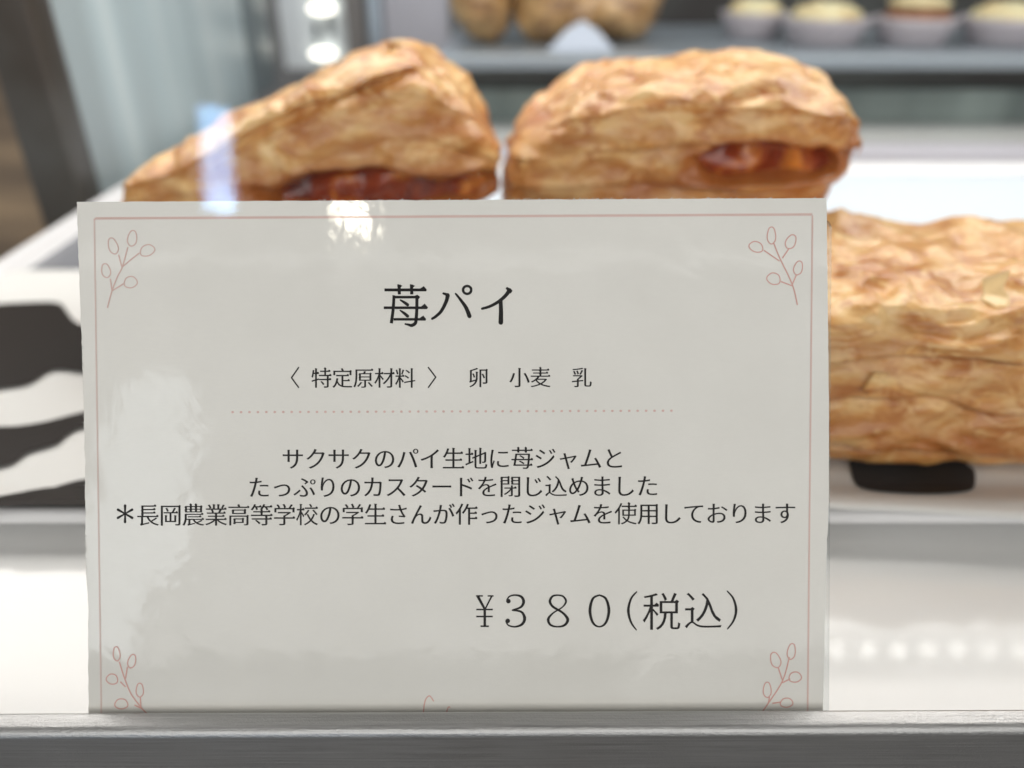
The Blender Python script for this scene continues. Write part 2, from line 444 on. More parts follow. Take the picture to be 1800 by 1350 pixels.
KANJI = set('苺特定原材料卵小麦乳生地閉込長岡農業高等学校作使用税')
def set_char(P, ch, cx, cy, em, sx=1.0, grow=.0065, thin=.005):
    if ch in ' 　': return
    key = (ch, grow)
    if key not in GC:
        pls, ex = mincho(glyph_polys(ch), ch in KANJI, thin, .001 if ch in '校使' else grow)
        GC[key] = (poly_fill([[(x, -y) for x, y in pl] for pl in pls]), ex)
    (vs, fs), ex = GC[key]
    # em box centre of the built-in face: (.5, .38) above the baseline
    f = lambda x, y: (cx + (x - .5) * em * sx, cy - (y - .38) * em)
    P.add([f(x, -y) for x, y in vs], fs)
    for e in ex: P.add([f(x, y) for x, y in e], [tuple(range(len(e)))])
def line(name, text, x0, x1, y0, y1, em):
    P = Print(); n = len(text) - 1
    for k, ch in enumerate(text):
        set_char(P, ch, x0 + (x1 - x0) * k / n, y0 + (y1 - y0) * k / n, em)
    return P.make(name, INK)

# title, drawn stroke by stroke
def Z(pts, s=6.0, ox=640, oy=480): return [(ox + x / s, oy + y / s) for x, y in pts]
T = Print()
def st(pts, w_, s=6.0, ox=640, oy=480, cap=False):
    ww = [x / s for x in w_] if isinstance(w_, (list, tuple)) else w_ / s
    T.stroke(Z(pts, s, ox, oy), ww, cap)
def pg(pts, s=6.0, ox=640, oy=480): T.poly(Z(pts, s, ox, oy))
st([(215, 178), (655, 178)], 31); pg([(590, 164), (630, 138), (662, 176), (655, 192), (600, 192)])
st([(370, 122), (372, 225)], 33); pg([(350, 120), (362, 118), (405, 134), (386, 150), (352, 150)])
st([(501, 122), (503, 225)], 33); pg([(483, 120), (495, 118), (538, 134), (520, 150), (485, 150)])
st([(315, 235), (308, 370), (288, 530)], [30, 32, 34]); pg([(300, 230), (330, 240), (330, 260), (302, 256)])
st([(318, 254), (575, 254)], 28); pg([(530, 242), (562, 228), (592, 252), (575, 275), (535, 266)])
st([(557, 250), (556, 380), (548, 500), (535, 535), (500, 553), (470, 545), (428, 536)], [33, 33, 33, 36, 34, 26, 16])
st([(382, 284), (425, 310), (460, 335)], [16, 30, 34], cap=True)
st([(382, 394), (425, 425), (460, 455)], [16, 30, 34], cap=True)
st([(208, 366), (660, 366)], 28); pg([(600, 354), (640, 322), (674, 362), (665, 380), (610, 380)])
st([(312, 488), (650, 488)], 27); pg([(585, 476), (625, 448), (655, 486), (648, 502), (595, 502)])
st([(882, 232), (866, 300), (815, 400), (760, 455), (718, 482)], [44, 38, 34, 30, 26], cap=True)
pg([(822, 212), (838, 203), (880, 214), (905, 240), (895, 275), (862, 262), (858, 236), (832, 226)])
st([(966, 218), (1020, 285), (1075, 365), (1112, 455)], [20, 30, 40, 46], cap=True)
ring = [(1087 + 43 * math.cos(a_ * PI / 12), 178 + 41 * math.sin(a_ * PI / 12)) for a_ in range(25)]; st(ring, 27)
st([(1535, 180), (1490, 240), (1420, 300), (1330, 350), (1245, 376)], [44, 38, 34, 30, 26], cap=True)
pg([(1492, 160), (1508, 146), (1545, 165), (1566, 186), (1548, 215), (1505, 205), (1512, 190)])
st([(1440, 285), (1444, 400), (1442, 522)], [40, 44, 50], cap=True)
T.make('title_lettering', INK)

P = Print()
for ch, x in zip('特定原材料', (565, 602, 639, 676, 712.5)): set_char(P, ch, x, 664.5, 37.5)
P.stroke([(525, 647), (513, 664), (524, 681)], 2.3, False) if False else None
P.stroke([(525, 646), (512.5, 664)], 2.4); P.stroke([(512.5, 664), (525, 681)], 2.4)
P.stroke([(753, 646), (766, 663)], 2.4); P.stroke([(766, 663), (753, 681)], 2.4)
for ch, x in zip('卵小麦乳', (841, 913, 950, 1022.5)): set_char(P, ch, x, 663.5, 37.5)
P.make('ingredient_lettering', INK)
line('description_lettering', 'サクサクのパイ生地に苺ジャムと', 515, 1079, 806.5, 805.5, 41)
line('description_lettering', 'たっぷりのカスタードを閉じ込めました', 455.5, 1138, 856.5, 854, 41)
P = Print()
for k in range(3):
    a_ = PI / 2 + k * PI / 3; d = (14.5 * math.cos(a_), 14.5 * math.sin(a_))
    P.stroke([(220 - d[0], 903 - d[1]), (220, 903), (220 + d[0], 903 + d[1])], [4.6, 2.4, 4.6])
tx = '長岡農業高等学校の学生さんが作ったジャムを使用しております'
for k, ch in enumerate(tx): set_char(P, ch, 260 + (1380 - 260) * k / (len(tx) - 1), 905.5 - 3.5 * k / 28, 41)
P.make('description_lettering', INK)

# price
T = Print()
def zs(pts, w_, cap=True):
    s_ = 1800 / 530
    T.stroke([(800 + x / s_, 1020 + y / s_) for x, y in pts], [x / s_ for x in w_] if isinstance(w_, (list, tuple)) else w_ / s_, cap)
zs([(136, 96), (177, 172)], [17, 13], False); zs([(218, 96), (179, 172)], [10, 9], False); zs([(177, 165), (177, 272)], 15, False)
zs([(124, 93), (166, 93)], 8, False); zs([(194, 93), (230, 93)], 8, False); zs([(152, 274), (202, 274)], 9, False)
zs([(126, 174), (225, 174)], 9, False); zs([(126, 216), (225, 216)], 9, False)
T.disc(800 + 318 / 3.396, 1020 + 124 / 3.396, 14 / 3.396); T.disc(800 + 314 / 3.396, 1020 + 242 / 3.396, 14 / 3.396)
zs([(308, 118), (325, 96), (360, 88), (395, 98), (409, 128), (392, 160), (342, 178)], [8, 9, 10, 15, 18, 13, 9])
zs([(342, 178), (395, 188), (415, 226), (400, 262), (358, 277), (318, 268), (304, 244)], [9, 13, 19, 15, 10, 9, 9])
zs([(613, 88), (582, 95), (566, 126), (585, 158), (640, 192), (672, 232), (655, 266), (613, 277), (570, 266), (556, 232), (585, 195), (640, 160), (662, 126), (645, 96), (613, 88)], [9, 12, 16, 14, 13, 18, 14, 9, 13, 17, 9, 8, 13, 11, 9])
zs([(861, 88), (822, 110), (805, 180), (822, 252), (861, 277), (900, 252), (918, 180), (900, 110), (861, 88)], [9, 14, 18, 14, 9, 14, 18, 14, 9])
zs([(1084, 68), (1050, 110), (1034, 180), (1050, 250), (1082, 296)], [7, 12, 16, 12, 7])
zs([(1624, 64), (1660, 108), (1677, 176), (1662, 240), (1626, 290)], [7, 12, 16, 12, 7])
set_char(T, '税', 1163, 1074.5, 72, .98, -.003, .010); set_char(T, '込', 1236, 1073.5, 72, .98, -.003, .010)
T.make('price_lettering', INK)

# pink dots, ruled border, sprigs
P = Print()
for k in range(53): P.disc(409 + k * 14.83, 724.5 - k * .05, 2.5, 2.1, 8)
P.make('dotted_rule', PINK2)
def border(name, p0, p1, w_, mat, step=4.3):
    P = Print(); L = math.dist(p0, p1); d = ((p1[0] - p0[0]) / L, (p1[1] - p0[1]) / L); n_ = (-d[1], d[0])
    for k in range(int(L / step)):
        s_ = k * step; x = p0[0] + d[0] * s_; y = p0[1] + d[1] * s_
        a1, a2, sk = 0, step * .55, step * .8
        P.poly([(x + d[0] * (a1 + sk) - n_[0] * w_ / 2, y + d[1] * (a1 + sk) - n_[1] * w_ / 2), (x + d[0] * (a2 + sk) - n_[0] * w_ / 2, y + d[1] * (a2 + sk) - n_[1] * w_ / 2),
                (x + d[0] * a2 + n_[0] * w_ / 2, y + d[1] * a2 + n_[1] * w_ / 2), (x + d[0] * a1 + n_[0] * w_ / 2, y + d[1] * a1 + n_[1] * w_ / 2)])
    return P.make(name, mat)
border('border_line', (166, 384), (1428, 377), 4.4, PINK)
border('border_line', (166, 384), (179, 1300), 3.0, PINK2)
border('border_line', (1428, 377), (1419, 1300), 3.0, PINK)
def sprig(z, stems, leaves, wl=2.5):
    P = Print()
    for s_ in stems: P.stroke([z(*q) for q in s_], wl * .9, False)
    for (x, y, rx, ry, an) in leaves:
        an = math.radians(an); pts = []
        for k in range(25):
            a_ = 2 * PI * k / 24; ex = rx * math.cos(a_) * (1 + .08 * math.sin(3 * a_)); ey = ry * math.sin(a_)
            pts.append(z(x + ex * math.cos(an) - ey * math.sin(an), y + ex * math.sin(an) + ey * math.cos(an)))
        P.stroke(pts[::2], wl * .75, False)
    return P
z8 = lambda x, y: (120 + x / 5.193, 340 + y / 5.193)
sprig(z8, [[(358, 1045), (400, 890), (450, 760), (495, 670), (545, 490)], [(495, 670), (560, 615)], [(400, 890), (505, 825)], [(460, 560), (490, 670)], [(385, 780), (400, 880)], [(560, 615), (650, 545)]],
      [(585, 410, 42, 72, 8), (410, 480, 42, 76, -18), (722, 520, 68, 50, -22), (345, 705, 40, 64, -12), (570, 810, 60, 52, -15)]).make('sprig_motif', PINK2)
z2 = lambda x, y: (900 + x / 2, y / 2)
sprig(z2, [[(1003, 1072), (985, 1000), (940, 905), (920, 855)], [(885, 880), (940, 918)], [(975, 872), (950, 908)], [(945, 990), (985, 1005)], [(1000, 965), (985, 1000)]],
      [(912, 828, 15, 30, 0), (858, 868, 25, 18, 20), (980, 850, 17, 26, 25), (1006, 942, 15, 25, 15), (920, 980, 24, 20, 20)]).make('sprig_motif', PINK)
z7 = lambda x, y: (120 + x / 5.4, 1100 + y / 5.4)
sprig(z7, [[(800, 880), (740, 825), (690, 770), (600, 650), (540, 510), (485, 340)], [(562, 390), (545, 500)], [(495, 530), (545, 580)], [(685, 680), (690, 765)], [(630, 750), (700, 785)]],
      [(460, 265, 32, 68, -5), (605, 335, 36, 66, 15), (418, 505, 55, 48, 15), (680, 610, 35, 66, 0), (505, 740, 62, 48, 0)]).make('sprig_motif', PINK)
z4 = lambda x, y: (900 + x / 2, 675 + y / 2)
sprig(z4, [[(870, 1165), (895, 1130), (950, 1045), (975, 960)], [(935, 995), (950, 1040)], [(950, 1050), (978, 1036)], [(905, 1100), (900, 1125)], [(915, 1122), (945, 1118)]],
      [(982, 940, 14, 28, 8), (926, 970, 17, 28, -18), (995, 1030, 22, 18, -10), (897, 1075, 14, 27, 0), (965, 1120, 22, 16, -5)]).make('sprig_motif', PINK)
P = Print(); P.stroke([(744, 1262), (745, 1245), (748, 1230), (755, 1223), (762, 1232)], 1.9); P.stroke([(785, 1252), (788, 1243), (791, 1243)], 1.8)
P.make('script_lettering', PINK)

# clear acrylic stand behind the card
def stand():
    root = empty('card_stand', card_pt(860, 1328, -.002), 'clear acrylic stand behind the price card, its edge showing at the right', 'card stand')
    bpy.context.view_layer.update(); I = root.matrix_world.inverted()
    xr, xl = 1466, 230; pts = []
    for (cx, cy, s0) in ((xr - 12, 397, 0), ):
        for k in range(7):
            a_ = -PI / 2 + k / 6 * PI / 2; pts.append((cx + 11 * math.cos(a_), cy + 12 * math.sin(a_)))
    pts += [(1461, 1330), (240, 1332), (xl, 396), (xl + 10, 386)]
    bm = bmesh.new()
    A = [bm.verts.new(I @ card_pt(x, y, -.0006)) for x, y in pts]; B = [bm.verts.new(I @ card_pt(x, y, -.0018)) for x, y in pts]
    bm.faces.new(A); bm.faces.new(B[::-1])
    for i in range(len(A)):
        j = (i + 1) % len(A); bm.faces.new((A[i], B[i], B[j], A[j]))
    link('back_plate', bm_mesh(bm, 'back_plate', bevel=.00025, seg=2), ACRYL, root)
    c0 = card_pt(300, 1325); c1 = card_pt(1400, 1325)
    o = box('foot_plate', (c0.x, c0.y + .004, .0002), (c1.x, c0.y + .026, .0016), ACRYL); o.parent = root; o.matrix_parent_inverse = I
stand()

# ------------------------------------------------------------------ tray
TX0, TX1, TY0, TY1 = -.187, .33, .121, .407
def tray():
    root = empty('serving_tray', ((TX0 + TX1) / 2, (TY0 + TY1) / 2, 0), 'long shallow white-rimmed metal tray carrying the pies', 'tray')
    bpy.context.view_layer.update(); I = root.matrix_world.inverted()
    def ring(in_, z, r, n=6):
        out = []
        for (cx, cy, a0) in ((TX1 - in_ - r, TY1 - in_ - r, 0), (TX0 + in_ + r, TY1 - in_ - r, 1), (TX0 + in_ + r, TY0 + in_ + r, 2), (TX1 - in_ - r, TY0 + in_ + r, 3)):
            for k in range(n + 1):
                a_ = (a0 + k / n) * PI / 2; out.append(I @ Vector((cx + r * math.cos(a_), cy + r * math.sin(a_), z)))
        return out
    prof = [(.0085, .0004), (.0050, .0030), (.0026, .0046), (.0006, .0048), (-.0003, .0058), (.0000, .0070), (.0012, .0077), (.0026, .0076), (.0040, .0064), (.0062, .0042), (.0080, .0028)]
    vs = []; fs = []; n = 28
    for i_, z in prof: vs += ring(i_, z, .014 - i_)
    for k in range(len(prof) - 1):
        for j in range(n): fs.append((k * n + j, k * n + (j + 1) % n, (k + 1) * n + (j + 1) % n, (k + 1) * n + j))
    me = mesh('rim', vs, fs, True); link('rim', me, TRAYW, root)
    v2 = ring(.0078, .0028, .0062) + ring(.0083, .0003, .0057)
    f2 = [tuple(range(n)), tuple(range(2 * n - 1, n - 1, -1))] + [(j, n + j, n + (j + 1) % n, (j + 1) % n) for j in range(n)]
    link('base', mesh('base', v2, f2), TRAYB, root)
tray()

# liner paper with black blotch print, a bowed sheet
def sheet(name, x0, x1, y0, y1, zf, mat, label, cat, nx=60, ny=30, thick=.00012):
    vs = []; fs = []
    for j in range(ny + 1):
        for i in range(nx + 1):
            x = x0 + (x1 - x0) * i / nx; yy = y0 + (y1 - y0) * j / ny
            y, z = zf(x, yy, j / ny); vs.append((x, y, z))
    N = len(vs); vs += [(x, y, z - thick) for x, y, z in vs]
    for j in range(ny):
        for i in range(nx):
            a_ = j * (nx + 1) + i; q = (a_, a_ + 1, a_ + nx + 2, a_ + nx + 1); fs.append(q); fs.append(tuple(N + k for k in q[::-1]))
    W_ = nx + 1
    bd = [i for i in range(W_)] + [j * W_ + nx for j in range(1, ny + 1)] + [ny * W_ + i for i in range(nx - 1, -1, -1)] + [j * W_ for j in range(ny - 1, 0, -1)]
    for a_, b_ in zip(bd, bd[1:] + bd[:1]): fs.append((b_, a_, a_ + N, b_ + N))
    o = link(name, mesh(name, vs, fs, True), mat)
    return tag(o, label, cat)
LZ = .0045
def liner_z(x, y):
    z = LZ + .0005 * noise.noise((x * 18, y * 18, 0))
    if y < .133: z = max(z, .0082 - max(0, (y - .124)) * .38)       # lifts over the front rim
    if x > .06 and y < .14: z += .0006
    return z
def front_y(x):  # where the front edge of the paper lies
    if x < 0: return .128
    return at_z(1465 + (x - .085) / .085 * 335 if x > .085 else 1465, 901 + max(0, min(1, (x - .075) / .055)) * 32, .0085).y
def lf(x, y, t_):
    fy = .1262 if x < 0.02 else .1262 + (front_y(x) - .1262) * min(1, (x - .02) / .05)
    y2 = y if t_ > .35 else fy + (y - .1262) * (1 - (fy - .1262) * 0)
    yy = fy + (.262 - fy) * t_
    return yy, liner_z(x, yy) if x < .02 else liner_z(x, yy) + .0003
sheet('liner_paper', -.182, .150, .1262, .262, lf, LINER, 'white tray liner paper with black animal-print blotches under the front pies', 'liner paper', 90, 60)
liner = bpy.data.objects['liner_paper']
sheet('rear_glare_sheet', -.11, .31, .245, .398, lambda x, y, t_: (y, .0036 + .0002 * noise.noise((x * 9, y * 9, 4))), GLAREP, 'pale sheet added for the bright reflection on the rear of the tray', 'liner paper', 30, 14)  # reflection in the polished tray put in as a pale sheet
def blotch(pts, k):
    # smooth closed outline in pixels, laid on the paper
    n = len(pts); out = []
    for i in range(n):
        p0, p1, p2, p3 = pts[i - 1], pts[i], pts[(i + 1) % n], pts[(i + 2) % n]
        for s_ in range(5):
            t_ = s_ / 5
            out.append(tuple(.5 * (2 * p1[d] + (p2[d] - p0[d]) * t_ + (2 * p0[d] - 5 * p1[d] + 4 * p2[d] - p3[d]) * t_ ** 2 + (3 * p1[d] - p0[d] - 3 * p2[d] + p3[d]) * t_ ** 3) for d in (0, 1)))
    W_ = [at_z(x, y, LZ) for x, y in out]
    pl = [(q.x, q.y) for q in W_]
    vs, fs = poly_fill([pl])
    bm = bmesh.new(); V = [bm.verts.new((x, y, 0)) for x, y in vs]
    for f in fs:
        try: bm.faces.new([V[i] for i in f])
        except ValueError: pass
    for _ in range(5):
        es = [e for e in bm.edges if e.calc_length() > .0035]
        if es: bmesh.ops.subdivide_edges(bm, edges=es, cuts=1, use_grid_fill=False); bmesh.ops.triangulate(bm, faces=bm.faces[:])
    for v_ in bm.verts: v_.co.z = liner_z(v_.co.x, v_.co.y) + .00075
    bmesh.ops.recalc_face_normals(bm, faces=bm.faces[:])
    if bm.faces and sum(f.normal.z for f in bm.faces) < 0: bmesh.ops.reverse_faces(bm, faces=bm.faces[:])
    return link('printed_blotch', bm_mesh(bm, 'printed_blotch'), BLACK, liner)
blotch([(-120, 560), (-20, 540), (60, 534), (105, 536), (122, 556), (140, 572), (200, 590), (300, 600), (300, 660), (200, 668), (130, 656), (90, 655), (50, 678), (0, 686), (-80, 700)], 0)
blotch([(-60, 770), (-10, 754), (30, 752), (80, 745), (150, 728), (230, 715), (240, 752), (150, 756), (118, 770), (100, 785), (50, 800), (20, 820), (-30, 826), (-70, 810)], 1)
blotch([(-20, 908), (20, 890), (70, 870), (110, 857), (160, 846), (260, 840), (270, 915), (160, 918), (60, 918), (0, 920)], 2)
blotch([(1492, 825), (1500, 805), (1560, 790), (1640, 790), (1702, 825), (1710, 862), (1692, 884), (1640, 893), (1580, 891), (1522, 880), (1500, 858)], 3)
blotch([(420, 560), (520, 520), (640, 560), (620, 640), (480, 660), (400, 620)], 4)
blotch([(760, 740), (900, 700), (1050, 730), (1080, 800), (900, 850), (780, 820)], 5)

# ------------------------------------------------------------------ pies
def cube_sphere(n):
    vs = []; idx = {}; fs = []
    def vid(p):
        k = (round(p[0] * n), round(p[1] * n), round(p[2] * n))
        if k not in idx: idx[k] = len(vs); vs.append(p)
        return idx[k]
    for ax in range(3):
        for sg in (-1, 1):
            for i in range(n):
                for j in range(n):
                    q = []
                    for di, dj in ((0, 0), (1, 0), (1, 1), (0, 1)):
                        a_ = -1 + 2 * (i + di) / n; b_ = -1 + 2 * (j + dj) / n
                        p = [0, 0, 0]; p[ax] = sg; p[(ax + 1) % 3] = a_; p[(ax + 2) % 3] = b_
                        q.append(vid(tuple(p)))
                    fs.append(tuple(q if sg > 0 else q[::-1]))
    return np.array(vs), fs
def interp(x, xs, ys): return float(np.interp(x, xs, ys))
def vnoise(P, sc, seed, octv=1, rough=.5, gain=None):
    out = np.zeros(len(P)); 
    for o_ in range(octv):
        s_ = sc * 2 ** o_; am = rough ** o_
        out += am * np.array([noise.noise((p[0] * s_ + seed, p[1] * s_, p[2] * s_)) for p in P])
    return out
def smooth(a, b, x):
    t_ = np.clip((x - a) / (b - a), 0, 1); return t_ * t_ * (3 - 2 * t_)
def pie(loc, rz, half, n, seed, label, top=None, bot=None, xl=None, xr=None, slit=None, seam=None, amp=1.0, flakes=10, expo=4.0, tilt=0, lam=1.0, ledge=0.0, jw=1.3, lump=1.0, spots=()):
    """half=(hx,hy,hz). top/bot: (xs,zs) multipliers over a in [-1,1]; xl/xr over c; slit=(a0,c0,ra,rc,ang,depth) on the front (-y) side"""
    root = empty('strawberry_pie', loc, label, 'pie', 'strawberry pies on the tray', rz)
    hx, hy, hz = half
    V, Fc = cube_sphere(n)
    L = (np.abs(V) ** expo).sum(1) ** (1 / expo); Q = V / L[:, None]
    # normal of the superellipsoid
    N = np.sign(Q) * np.abs(Q) ** (expo - 1) / np.array([hx, hy, hz]); N /= np.linalg.norm(N, axis=1)[:, None]
    A, B, Cc = Q[:, 0], Q[:, 1], Q[:, 2]
    zt = np.interp(A, *top) if top else np.ones(len(A)); zb = np.interp(A, *bot) if bot else -np.ones(len(A))
    xL = np.interp(Cc, *xl) if xl else -np.ones(len(A)); xR = np.interp(Cc, *xr) if xr else np.ones(len(A))
    X = (xL + (xR - xL) * (A + 1) / 2) * hx; Y = B * hy; Zz = (zb + (zt - zb) * (Cc + 1) / 2) * hz
    P = np.stack([X, Y, Zz], 1)
    P0 = P.copy()
    # large lumps
    d = (lump * .0030 * vnoise(P, 38, seed) + .0018 * vnoise(P, 80, seed + 9)) * (.10 + .85 * smooth(-.95, -.3, Cc))
    # blistered sheets lying over one another, longer along the pie
    wx = vnoise(P, 60, seed + 5) * .006
    Pw = P * np.array([.62, .8, 1.5]) + wx[:, None]
    w1 = vnoise(Pw, 130, seed + 21); tt = (w1 * 4.2 + 10); fr = tt - np.floor(tt)
    d += (np.floor(tt) - 10 + smooth(.72, .98, fr)) * .00060 * amp + (fr - .5) ** 2 * -.0006 * amp
    w2 = vnoise(Pw, 250, seed + 33); t2 = w2 * 2.6 + 10; f2 = t2 - np.floor(t2)
    d += (np.floor(t2) - 10 + smooth(.6, .98, f2)) * .00026 * amp
    up = np.clip(N[:, 2] + .25, 0, 1)
    w4 = vnoise(Pw, 150, seed + 77); d += (.25 - np.sqrt(w4 ** 2 + .004)) * .0030 * amp * up
    # lamination lines round the sides
    side = smooth(.75, .2, np.abs(N[:, 2]))
    wob = vnoise(P * np.array([.7, 1, 1]), 30, seed + 50) * .75 + vnoise(P, 110, seed + 51) * .16
    ly = Cc * 2.3 + wob + seed; lf = ly - np.floor(ly)                 # 0 just above a gap, 1 at the lip over it
    lip = smooth(0, .10, lf) * (1 - .55 * smooth(.2, 1.0, lf))
    fade = np.clip(.75 + 1.1 * vnoise(P, 55, seed + 58), .15, 1.3)
    d += side * (lip - .62) * .0023 * lam * fade
    lm = lf
    d *= .3 + .7 * smooth(-.98, -.5, Cc)
    # thin bottom ledge
    if ledge: d += ledge * np.exp(-((Cc + .86) / .08) ** 2) * side
    P = P + N * d[:, None]
    bake_shade = np.clip(.30 * smooth(.05, .45, -w1) + .60 * smooth(.2, -1.0, Cc) * side + .5 * smooth(.16, .0, lm) * side * lam + .30 * side * smooth(-.5, .4, w4 * 2) , 0, 1)  # baked browning, plus shade painted into lower sides, recesses and layer gaps
    if seam:
        a0, c0, a1, c1, wd, dp = seam; front = smooth(-.25, .15, -N[:, 1])
        tA = np.clip((A - a0) / (a1 - a0), 0, 1); cc = Zz / hz - (c0 + (c1 - c0) * tA) - .12 * np.sin(tA * PI) - .03 * vnoise(P, 90, seed + 3)
        mk = smooth(a0 - .1, a0 + .1, A) * front
        P[:, 1] += mk * dp * np.exp(-(cc / wd) ** 2); P[:, 1] -= mk * dp * .55 * smooth(0, wd, cc)
    jam = None
    if slit:
        a0, c0, ra, rc, an, dp = slit
        da = (X / hx - a0); dc = (Zz / hz - c0); ca, sa = math.cos(an), math.sin(an)
        e = np.sqrt(((da * ca + dc * sa) / ra) ** 2 + ((-da * sa + dc * ca) / rc) ** 2) + .45 * vnoise(P, 70, seed + 61) + .22 * vnoise(P, 170, seed + 64)
        front = (B < 0).astype(float) * smooth(-.1, .4, -N[:, 1])
        mk = front * smooth(1.1, .72, e)
        P[:, 1] += mk * dp
        P[:, 1] -= front * np.exp(-((e - 1.25) / .2) ** 2) * .0012
        bake_shade = np.clip(bake_shade + .7 * front * smooth(1.6, 1.0, e), 0, 1)
        fy = P0[:, 1].min()
    me = bpy.data.meshes.new('crust'); me.from_pydata(P.tolist(), [], Fc); me.update(); me.shade_smooth()
    at = me.attributes.new('bake_shade', 'FLOAT', 'POINT'); at.data.foreach_set('value', bake_shade.astype(np.float32))
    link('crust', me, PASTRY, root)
    if slit:
        bm = bmesh.new(); bmesh.ops.create_icosphere(bm, subdivisions=5, radius=1)
        for v_ in bm.verts:
            p = v_.co.copy(); x = p.x * ra * hx * jw; z = p.z * rc * hz * 1.45; y = p.y * (dp * .55)
            nn = noise.noise((x * 160 + seed, y * 160, z * 160)) * .0030
            x, z = x * ca - z * sa * 1.0, x * sa * (1) + z * ca
            v_.co = Vector((a0 * hx + x, -hy * .995 + dp * 1.12 + y + nn, c0 * hz + z))
        link('jam_filling', bm_mesh(bm, 'jam_filling', True), JAM, root)
    # loose flakes standing on the crust
    rr = random.Random(int(seed * 10)); cand = [i for i in range(len(P)) if N[i, 2] > .3 or (N[i, 1] < -.5 and Cc[i] > -.3)]
    Wd = P + np.array(loc); rel = Wd - np.array([0, 0, HC]); dz = rel @ np.array(F_); pu = 900 + FPX * rel[:, 0] / dz; pv = 675 - FPX * (rel @ np.array(U_)) / dz
    for k in range(flakes + len(spots)):
        i = rr.choice(cand) if k < flakes else int(np.argmin((pu - spots[k - flakes][0]) ** 2 + (pv - spots[k - flakes][1]) ** 2 + 1e6 * ((N * -rel).sum(1) < 0)))
        if slit and abs(X[i] / hx - a0) < ra * 1.3 and N[i, 1] < -.3: continue
        nrm = Vector(N[i]); pos = Vector(P[i]) + nrm * .0003
        r0 = rr.uniform(.0012, .0026) if k < flakes else .0040; ang = rr.uniform(0, 2 * PI)
        tx_ = nrm.orthogonal().normalized(); ty_ = nrm.cross(tx_)
        vs = []; R_, K_ = 3, 10
        lift = rr.uniform(.15, .5) if k < flakes else .55
        for sgn_ in (0, -1):
            for a_ in range(R_ + 1):
                for b_ in range(K_):
                    th = 2 * PI * b_ / K_; rad = r0 * a_ / R_ * (1 + .8 * noise.noise((math.cos(th) * 1.8 + k, math.sin(th) * 1.5, seed)))
                    u = rad * math.cos(th) * 1.25; v_ = rad * math.sin(th) * .75
                    h = max(0, u * math.cos(ang) + v_ * math.sin(ang)) * lift + .0004 * noise.noise((u * 700, v_ * 700, k)) + sgn_ * .00025
                    vs.append(pos + tx_ * u + ty_ * v_ + nrm * h)
        fs = []; M_ = (R_ + 1) * K_
        for a_ in range(R_):
            for b_ in range(K_):
                q = (a_ * K_ + b_, a_ * K_ + (b_ + 1) % K_, (a_ + 1) * K_ + (b_ + 1) % K_, (a_ + 1) * K_ + b_)
                fs.append(q[::-1] if a_ else (q[0], q[3], q[2])); fs.append(tuple(M_ + z_ for z_ in q) if a_ else (M_ + q[0], M_ + q[2], M_ + q[3]))
        for b_ in range(K_):
            p_ = R_ * K_ + b_; q_ = R_ * K_ + (b_ + 1) % K_; fs.append((p_, q_, q_ + M_, p_ + M_))
        me = mesh('flake', vs, fs, True); link('flake', me, PASTRY if k < flakes else FLAKE, root)
    return root

# right front pie
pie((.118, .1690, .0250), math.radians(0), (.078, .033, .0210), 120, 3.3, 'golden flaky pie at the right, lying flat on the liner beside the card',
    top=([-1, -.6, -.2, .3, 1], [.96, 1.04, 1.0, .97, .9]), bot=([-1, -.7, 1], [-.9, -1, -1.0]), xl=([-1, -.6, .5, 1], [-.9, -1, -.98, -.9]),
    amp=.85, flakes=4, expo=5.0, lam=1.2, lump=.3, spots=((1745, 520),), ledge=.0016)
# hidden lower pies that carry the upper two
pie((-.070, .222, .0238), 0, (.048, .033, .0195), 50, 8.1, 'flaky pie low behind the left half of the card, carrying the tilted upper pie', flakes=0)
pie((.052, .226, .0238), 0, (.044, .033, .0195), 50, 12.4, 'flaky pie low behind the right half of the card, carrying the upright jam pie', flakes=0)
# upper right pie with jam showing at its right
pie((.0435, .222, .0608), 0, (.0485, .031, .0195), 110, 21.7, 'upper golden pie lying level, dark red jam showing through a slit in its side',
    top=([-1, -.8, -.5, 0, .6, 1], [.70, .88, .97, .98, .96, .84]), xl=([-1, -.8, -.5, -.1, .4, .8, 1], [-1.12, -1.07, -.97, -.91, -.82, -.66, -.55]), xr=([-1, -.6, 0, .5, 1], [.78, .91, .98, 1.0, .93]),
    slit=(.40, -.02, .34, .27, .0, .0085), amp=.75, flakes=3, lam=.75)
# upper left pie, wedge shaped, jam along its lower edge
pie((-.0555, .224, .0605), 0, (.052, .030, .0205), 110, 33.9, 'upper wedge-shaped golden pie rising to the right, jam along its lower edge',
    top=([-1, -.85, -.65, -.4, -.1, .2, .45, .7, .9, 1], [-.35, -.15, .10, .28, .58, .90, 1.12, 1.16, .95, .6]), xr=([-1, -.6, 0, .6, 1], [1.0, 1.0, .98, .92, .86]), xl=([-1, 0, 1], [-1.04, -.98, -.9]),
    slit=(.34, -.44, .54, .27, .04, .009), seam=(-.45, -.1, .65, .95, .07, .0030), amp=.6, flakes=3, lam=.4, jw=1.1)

# ------------------------------------------------------------------ case behind
YB = .505
def thing_box(name, lo, hi, mat, label, cat, bevel=.0008):
    return tag(box(name, lo, hi, mat, None, bevel), label, cat)
